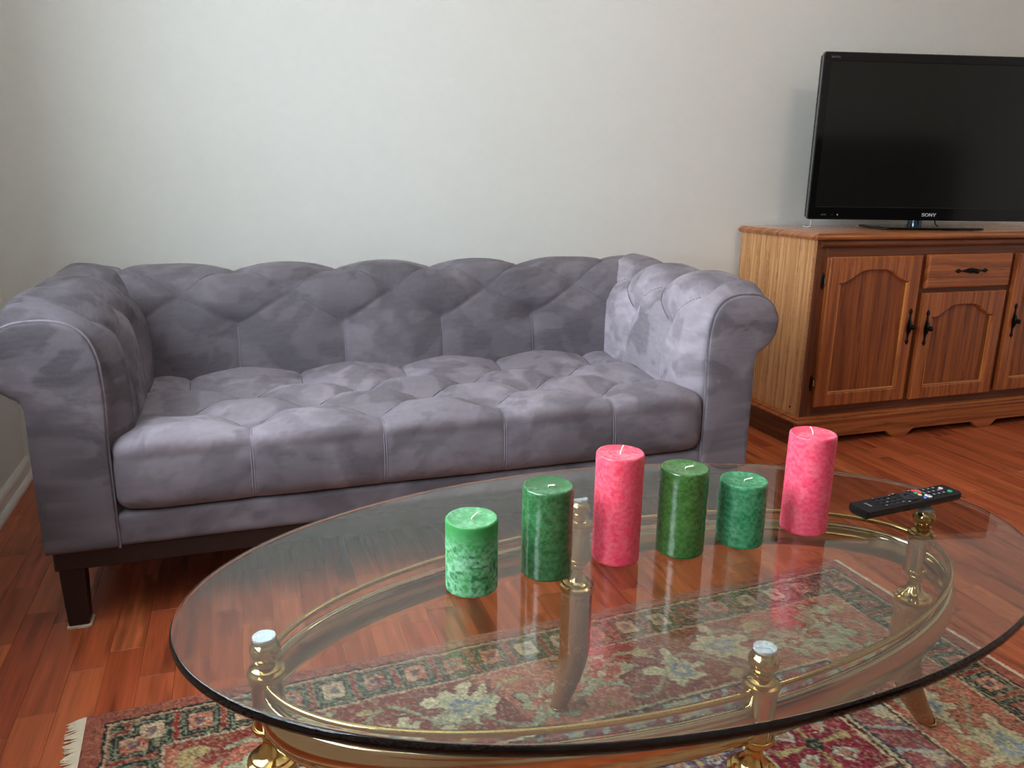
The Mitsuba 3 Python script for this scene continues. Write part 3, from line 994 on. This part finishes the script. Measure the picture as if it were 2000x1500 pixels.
# ------------------------------------------------------------------ rug
def rug_color(a, b):
    n = len(a)
    P = np.stack([a, b, a * 0], 1)
    jit = (nfbm(P * 130, 3, 3) - .5) * .010
    jit2 = (nfbm(P * 130 + 50, 3, 5) - .5) * .010
    a, b = a + jit, b + jit2
    d = np.minimum.reduce([a, RUGL - a, b, RUGW - b])
    horiz = np.minimum(b, RUGW - b) <= np.minimum(a, RUGL - a)
    s = np.where(horiz, a, b)                          # runs along the border
    rose, dgreen, cream, sage = lin(146, 90, 72), lin(38, 52, 46), lin(190, 176, 142), lin(142, 146, 116)
    salmon, burg, mauve, rust, navy, olive = lin(164, 98, 78), lin(112, 46, 50), lin(112, 92, 104), lin(142, 76, 54), lin(54, 56, 76), lin(160, 142, 96)
    c = np.tile(rose, (n, 1))

    def put(mask, col, k=1.0):
        mask = np.asarray(mask, float)[:, None] * k
        np.copyto(c, c * (1 - mask) + mask * col)
    rnd = nfbm(P * 95, 2, 8)
    put(rnd > .56, burg, .4)
    put((d > .040) & (d < .045), dgreen)
    put((d > .045) & (d < .050), cream, .55)
    # chain of framed squares
    zone = (d > .052) & (d < .138)
    put(zone, lin(128, 94, 78))
    put(zone & (rnd > .5), sage, .6)
    per = .087
    q = np.mod(s + .01, per)
    pid_ = np.floor((s + .01) / per)
    hh = np.mod(np.sin(pid_ * 12.9898 + horiz * 4.1) * 43758.5453, 1)
    bar = zone & (q < .010)
    put(bar, lin(128, 54, 46))
    e = np.maximum(np.abs(q - .0490) / .0355, np.abs(d - .095) / .040)
    put(zone & (e < 1.0), dgreen)
    put(zone & (e < .84) & (e > .76), sage, .4)
    put(zone & (e < .62), np.where((hh > .45)[:, None], salmon, np.where((hh > .25)[:, None], cream * .6 + salmon * .4, burg * .7 + salmon * .3)))
    put(zone & (e < .62) & (rnd > .58), cream, .45)
    put(zone & (e < .26), navy, .7)
    put((d > .138) & (d < .144), dgreen)
    put((d > .144) & (d < .150), cream, .6)
    # wide field of palmettes
    z2 = (d > .151) & (d < .360)
    band = nfbm(np.stack([s * 3.2, d * 2, horiz * 5.0], 1), 2, 21)
    put(z2, np.where((band > .5)[:, None], salmon, burg * .6 + rust * .4))
    stripe = (np.mod(d * 1000 + 3 * np.sin(s * 80), 7) < 2.0)
    put(z2 & stripe & (band < .56), burg, .45)
    for k, (per2, ph, dc, r0) in enumerate(((.31, .06, .235, .062), (.31, .20, .285, .052))):
        x = np.mod(s + ph, per2) - per2 / 2
        y = d - dc
        idn = np.floor((s + ph) / per2)
        r = np.hypot(x * 1.0, y * 1.15)
        th = np.arctan2(y, x) + idn
        lobes = r0 * (1.05 + .20 * np.sin(5 * th + idn * 2.1) + .22 * np.sin(9 * th + idn))
        lobes = lobes * (1 + 1.5 * (nfbm(P * 30, 3, 31 + k) - .5))
        put(z2 & (r < lobes * 1.14), lin(82, 66, 58), .7)
        put(z2 & (r < lobes), np.where((np.mod(idn, 2) == 0)[:, None], cream, sage * .7 + cream * .3))
        put(z2 & (r < lobes * .62), np.where((np.mod(idn, 3) == 0)[:, None], salmon, lin(172, 168, 134)))
        put(z2 & (r < lobes * .40), np.where((np.mod(idn, 2) == 0)[:, None], lin(122, 132, 138), rust))
        put(z2 & (r < lobes * .16), cream)
        # leaves and stems
        st = np.abs(y - .05 * np.sin(x * 22 + idn)) < .006
        put(z2 & st & (np.abs(x) < .15), sage, .8)
        lf = np.hypot((x - .115) * 1.0, (y + .045 * (1 - 2 * k)) * 1.6) < .026 * (1 + .5 * np.sin(7 * th))
        put(z2 & lf, olive, .9)
    put((d > .360) & (d < .366), cream)
    put((d > .366) & (d < .374), dgreen, .9)
    # meander band
    z3 = (d > .374) & (d < .455)
    put(z3, lin(132, 66, 70))
    mz = nfbm(np.stack([s * 26, d * 30, a * 0], 1), 2, 41)
    put(z3 & (mz > .52), mauve, .9)
    put(z3 & (mz > .62), cream, .8)
    put(z3 & (np.abs(np.mod(s, .07) - .035 + .5 * (d - .41)) < .006), lin(150, 160, 150), .9)
    put((d > .455) & (d < .464), navy)
    put((d > .464) & (d < .472), cream, .9)
    # inner panels
    z4 = d > .472
    pu = np.mod(a - .472, .238)
    pw = np.mod(b - .472, .21)
    idp = np.floor((a - .472) / .238) + 3 * np.floor((b - .472) / .21)
    put(z4, np.where((np.mod(idp, 2) == 0)[:, None], lin(104, 78, 96), lin(122, 42, 54)))
    xx, yy_ = pu - .119, pw - .105
    r = np.hypot(xx, yy_)
    th = np.arctan2(yy_, xx)
    put(z4 & (np.abs(np.sin(2 * th)) < .24) & (r < .085), olive)
    put(z4 & (np.abs(np.cos(2 * th)) < .55) & (r > .035) & (r < .078) & (rnd > .40), lin(176, 182, 164))
    put(z4 & (np.abs(np.cos(2 * th)) < .35) & (r > .045) & (r < .066), salmon, .8)
    put(z4 & (r < .018), dgreen)
    ed = np.minimum.reduce([pu, .238 - pu, pw, .21 - pw])
    put(z4 & (ed < .016), lin(92, 34, 40))
    put(z4 & (ed < .016) & (ed > .009), cream)
    put(z4 & (ed < .0035), dgreen)
    pick = nfbm(P * np.array([210, 210, 1]), 2, 55)
    put((pick > .60) & (d > .05), sage * .6 + cream * .4, .38)
    put((pick < .38) & (d > .05), dgreen * .5 + burg * .5, .40)
    kn = nfbm(P * np.array([330, 330, 1]), 2, 51)
    ab = nfbm(P * np.array([9.0, 30, 1]), 2, 61)
    wear = nfbm(P * 2.2, 2, 71)
    c = c * (.30 + 1.3 * kn)[:, None] * (.84 + .32 * ab)[:, None]
    c = c * (1 - .18 * sstep(.5, .7, wear))[:, None] + (.18 * sstep(.5, .7, wear))[:, None] * lin(176, 132, 108)
    return np.clip(c, .006, .9)


na, nb = 560, 400
A_, B_ = np.meshgrid(np.linspace(0, RUGL, na), np.linspace(0, RUGW, nb), indexing='ij')
pile = np.random.RandomState(5)
kn = nfbm(np.stack([A_ * 260, B_ * 260, A_ * 0], -1), 2, 81)
hgt = .0095 + .0032 * (kn - .5) + .0015 * (nfbm(np.stack([A_ * 5, B_ * 5, A_ * 0], -1), 2, 82) - .5)
dd = np.minimum.reduce([A_, RUGL - A_, B_, RUGW - B_])
hgt *= .45 + .55 * sstep(0, .012, dd)
wob = (nfbm(np.stack([A_ * 7, B_ * 7, A_ * 0], -1), 2, 83) - .5) * .008
XY = RUG0 + A_[..., None] * RA + (B_ + wob * (dd < .2))[..., None] * RB
topP = np.concatenate([XY, hgt[..., None]], -1)
vt, ft = grid_mesh(topP)
col = rug_color(A_.ravel(), B_.ravel())
border = np.r_[np.arange(0, nb), (np.arange(1, na)) * nb + nb - 1, (na - 1) * nb + np.arange(nb - 2, -1, -1), np.arange(na - 2, 0, -1) * nb]
vb = vt[border].copy()
vb[:, 2] = .0006
n0 = len(vt)
ii = np.arange(len(border))
jj = np.roll(ii, -1)
fsd = np.vstack([np.stack([border[ii], border[jj], n0 + jj], 1), np.stack([border[ii], n0 + jj, n0 + ii], 1)])
nbd = len(border)
ctr_ = np.array([[*(RUG0 + RA * RUGL / 2 + RB * RUGW / 2), .0006]])
fsd = np.vstack([fsd, np.stack([n0 + ii, n0 + jj, np.full(nbd, n0 + nbd)], 1)])
rm = trimesh.Trimesh(np.vstack([vt, vb, ctr_]), np.vstack([ft[:, ::-1] if trimesh.Trimesh(vt, ft[:2], process=False).face_normals[0, 2] < 0 else ft, fsd]), process=False)
if rm.volume < 0:
    rm.invert()
add('oriental_rug__pile', rm, 'rug_pile', True, color=np.vstack([col, col[border], col[:1]]))
fr = []
rs = np.random.RandomState(9)
for side_ in (0, 1):
    for b in np.arange(.003, RUGW - .003, .0027):
        base_ = RUG0 + (0 if side_ == 0 else RUGL) * RA + b * RB
        ln = (.027 if side_ == 0 else .012) * rs.uniform(.82, 1.15)
        dirn = -RA if side_ == 0 else RA
        sw = rs.uniform(-.28, .28) + .35 * math.sin(b * 190)
        p = [np.r_[base_ - dirn * .004, .005], np.r_[base_ + dirn * .003, .0045], np.r_[base_ + dirn * ln * .55 + RB * sw * ln * .35, .0032], np.r_[base_ + dirn * ln + RB * sw * ln * .8, .0018]]
        fr.append(tube(p, [.0015, .0017, .0018, .0013], 5))
add('oriental_rug__fringe', cat(fr), 'fringe_cotton', True)
tag('oriental_rug__fringe', kind='stuff')
tag('oriental_rug', 'red and cream patterned oriental rug with a fringe under the glass coffee table', 'rug')

# ------------------------------------------------------------------ coffee table
TB = 'coffee_table'
GZ0, GZ1 = .471, .487
GC, GA, GB_, GR = np.array([.563, .985]), .681, .391, math.radians(-.5)


def ellipse(c, a, b, rot, n, z=None):
    th = np.arange(n) * 2 * np.pi / n
    x, y = a * np.cos(th), b * np.sin(th)
    p = np.stack([c[0] + x * math.cos(rot) - y * math.sin(rot), c[1] + x * math.sin(rot) + y * math.cos(rot)], 1)
    return p if z is None else np.hstack([p, np.full((n, 1), z)])


rings = []
for inset, z in ((.0055, GZ0), (.0026, GZ0 + .0014), (.0008, GZ0 + .0042), (0, GZ0 + .008), (.0008, GZ1 - .0042), (.0026, GZ1 - .0014), (.0055, GZ1)):
    rings.append(ellipse(GC, GA - inset, GB_ - inset, GR, 220, z))
gv, gf = grid_mesh(np.array(rings), close_v=True)
n = 220
gv = np.vstack([gv, [[GC[0], GC[1], GZ0], [GC[0], GC[1], GZ1]]])
i = np.arange(n)
j = (i + 1) % n
gf = np.vstack([gf, np.stack([np.full(n, 7 * n), i, j], 1), np.stack([np.full(n, 7 * n + 1), 6 * n + j, 6 * n + i], 1)])
gm = trimesh.Trimesh(gv, gf, process=False)
gm.fix_normals()
add(f'{TB}__glass_top', gm, 'table_glass', 38, interior=GLASS_BODY)
tag(f'{TB}__glass_top', 'clear oval glass top with dark polished edge')

FC, FA, FB, FR = np.array([.572, .980]), .580, .257, math.radians(3.4)
rail = ellipse(FC, FA, FB, FR, 160, .4125)
add(f'{TB}__rail', tube(rail, .0045, 12, closed=True), 'brass', True)
# wide half-round band below the rail
e0 = ellipse(FC, FA, FB, FR, 160)
tn = np.roll(e0, -1, 0) - np.roll(e0, 1, 0)
tn /= np.linalg.norm(tn, axis=1, keepdims=True)
on = np.stack([tn[:, 1], -tn[:, 0]], 1)
bp = [(-.0035, .352), (.0035, .352), (.0075, .357), (.0100, .366), (.0106, .376), (.0096, .386), (.0066, .393), (.0060, .396), (.0052, .400), (.0020, .402), (-.0020, .402), (-.0052, .400), (-.0060, .396),
      (-.0066, .393), (-.0096, .386), (-.0106, .376), (-.0100, .366), (-.0075, .357)]
P = np.array([[np.r_[e0[k] + on[k] * d, z - .007] for d, z in bp] for k in range(160)])
bv, bf = grid_mesh(P, close_u=True, close_v=True)
bm = trimesh.Trimesh(bv, bf, process=False)
bm.fix_normals()
add(f'{TB}__band', bm, 'brass_pale', True)
posts = [((-.003, .944), (-.092, .938)), ((.566, 1.238), (.552, 1.276)), ((.598, .728), (.612, .684)), ((1.150, 1.010), (1.238, 1.006))]
prof_ball = [(.006, .4325), (.0118, .4330), (.0140, .4345), (.0142, .4365), (.0118, .4380)] + [(.0196 * math.cos(a), .4515 + .0165 * math.sin(a)) for a in np.linspace(-.92, .80, 16)] + [(.0132, .4664)]
prof_top = [(.0205, .4150), (.0235, .4165), (.0245, .4195), (.0235, .4225), (.0195, .4240), (.0190, .4265), (.0150, .4290), (.0122, .4300), (.0118, .4330)]
prof_low = [(.0320, .2900), (.0330, .2940), (.0325, .2975), (.0280, .3000), (.0270, .3030), (.0200, .3060), (.0175, .3100), (.0128, .3180), (.0108, .3280), (.0112, .3320), (.0135, .3350), (.0135, .3380),
            (.0120, .3400), (.0160, .3440), (.0232, .3460), (.0240, .3485), (.0232, .3510), (.0210, .3520)]
for (px, py), (fx, fy) in posts:
    pk = add(f'{TB}__post', lathe([(.0205, .3515), (.0208, .4155)], 44).apply_translation((px, py, 0)), 'brass_pale', 30)
    add(f'{pk}__collar', lathe(prof_top, 44).apply_translation((px, py, 0)), 'brass', 40)
    add(f'{pk}__finial', lathe(prof_ball, 44).apply_translation((px, py, 0)), 'brass', 40)
    add(f'{pk}__pad', lathe([(.0138, .4662), (.0146, .4668), (.0148, .4704), (.0144, .4708)], 36).apply_translation((px, py, 0)), 'pad', 30)
    add(f'{pk}__neck', lathe(prof_low, 44).apply_translation((px, py, 0)), 'brass', 40)
    # horn-shaped foot
    pth, rr = [], []
    for k in range(24):
        t = k / 23
        z = .291 - t * (.291 - .0140)
        s = max(0, (t - .44) / .56) ** 1.35
        pth.append((px + (fx - px) * s, py + (fy - py) * s, z))
        rr.append(.0300 - .0020 * t - .0125 * max(0, (t - .45) / .55) ** 1.4)
    hm_ = tube(pth, rr, 28)
    hm_.vertices[:, 2] = np.maximum(hm_.vertices[:, 2], .0135)
    hk = add(f'{TB}__horn_leg', hm_, 'horn', 50)
    rg = lathe([(.0150, 0), (.0168, .0015), (.0170, .004), (.0155, .006)], 28).apply_translation((fx, fy, .0119))
    add(f'{hk}__foot_ring', rg, 'brass', 40)
tag(TB, 'oval glass coffee table on a brass frame with curved horn legs', 'table')

# ------------------------------------------------------------------ candles
CAND = [
    ((.2817, .9754), .0370, .1065, 'light green', dict(base=(52, 132, 66), bloom=(128, 178, 142), dark=(30, 84, 52), amount=.85, rough=.5, spec=.4, speckle=.7, rim=True), 30, 'short light green mottled pillar candle, leftmost of the six on the glass table'),
    ((.3996, .9862), .0372, .1370, 'dark green', dict(base=(28, 82, 38), bloom=(72, 132, 84), dark=(18, 52, 30), amount=.5, rough=.22, spec=.7, clear=1.0, speckle=.4), -60, 'dark green shimmering pillar candle between the light green and a tall pink candle'),
    ((.5180, .9957), .0362, .1717, 'pink', dict(base=(226, 56, 84), bloom=(240, 138, 150), dark=(200, 40, 66), amount=.36, rough=.42, spec=.5, speckle=.35), 20, 'tall coral pink pillar candle, third from the left on the glass table'),
    ((.6268, .9893), .0372, .1387, 'dark green', dict(base=(34, 84, 26), bloom=(78, 130, 66), dark=(20, 54, 20), amount=.5, rough=.22, spec=.7, clear=1.0, speckle=.4), -30, 'dark green shimmering pillar candle just right of the middle tall pink candle'),
    ((.7371, .9896), .0375, .1058, 'green', dict(base=(28, 112, 66), bloom=(92, 160, 118), dark=(22, 78, 50), amount=.6, rough=.4, spec=.5, clear=.2, speckle=.4), -25, 'short green pillar candle between a dark green and the rightmost pink candle'),
    ((.8692, .9977), .0375, .1690, 'pink', dict(base=(230, 60, 92), bloom=(244, 140, 158), dark=(208, 50, 80), amount=.40, rough=.42, spec=.5, speckle=.35), 120, 'tall pink pillar candle with wick leaning left, rightmost beside the remote control'),
]
for i, ((cx, cy), cr, ch, cn, mat, wa, lab) in enumerate(CAND):
    candle_mat(f'wax_{i}', z1=GZ1 + ch, **mat)
    h = ch
    prof = [(cr - .0030, 0), (cr - .0008, .0012), (cr, .0035)] + [(cr, z) for z in np.linspace(.006, h - .004, 34)] + [(cr - .0006, h - .0016), (cr - .0020, h), (cr - .0045, h - .0008), (cr * .75, h - .0022), (cr * .5, h - .0028), (cr * .2, h - .0032), (.0015, h - .0033)]
    m = lathe(prof, 72)
    v = np.array(m.vertices)
    ang = np.arctan2(v[:, 1], v[:, 0])
    side = np.hypot(v[:, 0], v[:, 1]) > cr * .9
    nz = (nfbm(np.stack([np.cos(ang) * 3.5, np.sin(ang) * 3.5, v[:, 2] * 90], 1), 3, 91 + i) - .5) * .0012
    v[:, :2] *= (1 + np.where(side & (v[:, 2] > .003), nz / cr, 0))[:, None]
    v[:, 2] += np.where(v[:, 2] > h - .006, (nfbm(v * 60, 2, 95 + i) - .5) * .0016, 0)
    m.vertices = v + [cx, cy, GZ1]
    root = f'pillar_candle_{i:03d}' if i else 'pillar_candle'
    add(root + '__wax', m, f'wax_{i}', True)
    wr = math.radians(wa)
    wl = .011
    wd = np.array([math.cos(wr), math.sin(wr)])
    z0_ = GZ1 + h - .0034
    steep = i in (2, 5)
    wp = [np.r_[cx, cy, z0_ - .002], np.r_[np.array([cx, cy]) + wd * .001, z0_ + (.004 if steep else .0025)], np.r_[np.array([cx, cy]) + wd * wl * (.3 if steep else .55), z0_ + (.0085 if steep else .0042)],
          np.r_[np.array([cx, cy]) + wd * wl * (.6 if steep else 1.15), z0_ + (.0125 if steep else .0062)]]
    add(root + '__wick', tube(wp, .0012, 8), 'wick', True)
    tag(root, lab, 'candle', 'pillar candles in a row on the glass table')

# ------------------------------------------------------------------ remote control
RC = 'remote_control'
R0 = np.array([.9915, 1.0075])
RDIR = np.array([.2175, .0185])
RLEN, RWID, RHT = .2360, .045, .019
ra = math.atan2(RDIR[1], RDIR[0])
rx, ry = np.array([math.cos(ra), math.sin(ra)]), np.array([-math.sin(ra), math.cos(ra)])


def rc(m, keys=True):
    mm = m.copy()
    mv = np.array(mm.vertices)
    if keys:
        mv = mv + [.010, 0, 0]
    xy = R0 + mv[:, :1] * rx + mv[:, 1:2] * ry
    mm.vertices = np.hstack([xy, GZ1 + mv[:, 2:]])
    return mm


body = m3.Manifold.hull_points(np.vstack([
    np.array([(x, y, z) for x, i in ((.004, .010), (RLEN - .004, .010)) for y, z in ((-.0195, .0035), (-.0160, .0008), (.0160, .0008), (.0195, .0035))]),
    np.array([(x, y, z) for x in (.0005, RLEN - .0005) for y, z in ((-.0195, .0085), (-.0195, .0165), (.0195, .0165), (.0195, .0085), (-.0175, .0182), (.0175, .0182))]),
    np.array([(x, y, z) for x in (.004, RLEN - .004) for y, z in ((-.0225, .0085), (-.0225, .0165), (.0225, .0165), (.0225, .0085), (-.0195, .0185), (.0195, .0185))])]))
bm = body.to_mesh()
add(f'{RC}__body', rc(trimesh.Trimesh(np.array(bm.vert_properties)[:, :3], np.array(bm.tri_verts), process=False), False), 'remote_body', 25)


def keycap(x, y, lx, ly, mat, h=.0016, name='button', lab=None):
    r = min(lx, ly) * .42
    k = bevel_prism([rect_ring(x - lx / 2, x + lx / 2, y - ly / 2, y + ly / 2, r, 4)], h, .0004).apply_translation((0, 0, .0184))
    kk = add(f'{RC}__{name}', rc(k), mat, 25)
    if lab:
        tag(kk, lab)
    return kk


keycap(.207, -.010, .0085, .0085, 'key_green', lab='round green power button')
keycap(.203, .006, .0080, .0080, 'key_pink', lab='round pale button')
for r in range(4):
    for c in range(3):
        kk = keycap(.190 - .0125 * r, -.011 + .0115 * c, .0085, .0085, 'remote_key')
        xk, yk = .190 - .0125 * r, -.011 + .0115 * c
        add(f'{kk}__mark', rc(box(xk - .0012, xk + .0012, yk - .002, yk + .002, .0199, .0202)), 'key_mark')
keycap(.1495, .0105, .0085, .016, 'key_red', lab='red button')
keycap(.1435, .0165, .0055, .007, 'key_red', lab='small red button')
keycap(.1495, -.0115, .0075, .014, 'key_white', lab='white button')
for y, c in ((.007, 'green'), (-.002, 'yellow'), (-.0135, 'blue')):
    keycap(.1395, y, .0055, .0075, 'key_' + c, lab=f'{c} button')
nav = bevel_prism([np.array([(.114 + .0165 * math.cos(a), .0165 * math.sin(a)) for a in np.linspace(0, 2 * math.pi, 33)[:-1]]),
                   np.array([(.114 + .0078 * math.cos(a), .0078 * math.sin(a)) for a in np.linspace(0, 2 * math.pi, 33)[:-1]])[::-1]], .0024, .0006).apply_translation((0, 0, .0184))
add(f'{RC}__navigation_ring', rc(nav), 'remote_key', 25)
keycap(.114, 0, .0115, .0115, 'remote_key')
for (x, y) in ((.1335, .018), (.094, .018), (.1325, -.0185), (.094, -.0185)):
    kk = keycap(x, y, .008, .005, 'remote_key')
    add(f'{kk}__mark', rc(box(x - .002, x + .002, y - .0012, y + .0012, .0199, .0202)), 'key_mark')
for r in range(4):
    for c in range(4):
        x, y = .082 - .0135 * r, -.0155 + .0104 * c
        kk = keycap(x, y, .0085, .0062, 'remote_key')
        if (r * 4 + c) % 3 == 0:
            add(f'{kk}__mark', rc(box(x - .0015, x + .0015, y - .0008, y + .0008, .0199, .0202)), 'key_mark')
lt = meshkit.text_mesh('SONY', .0042, .0003, bold=True)
lv = np.array(lt.vertices)
lt.vertices = np.stack([.017 - lv[:, 1], lv[:, 0] - .0075, lv[:, 2] + .0185], 1)
add(f'{RC}__logo', rc(lt), 'key_mark')
tag(RC, 'black television remote control with coloured buttons lying on the glass table', 'remote control')
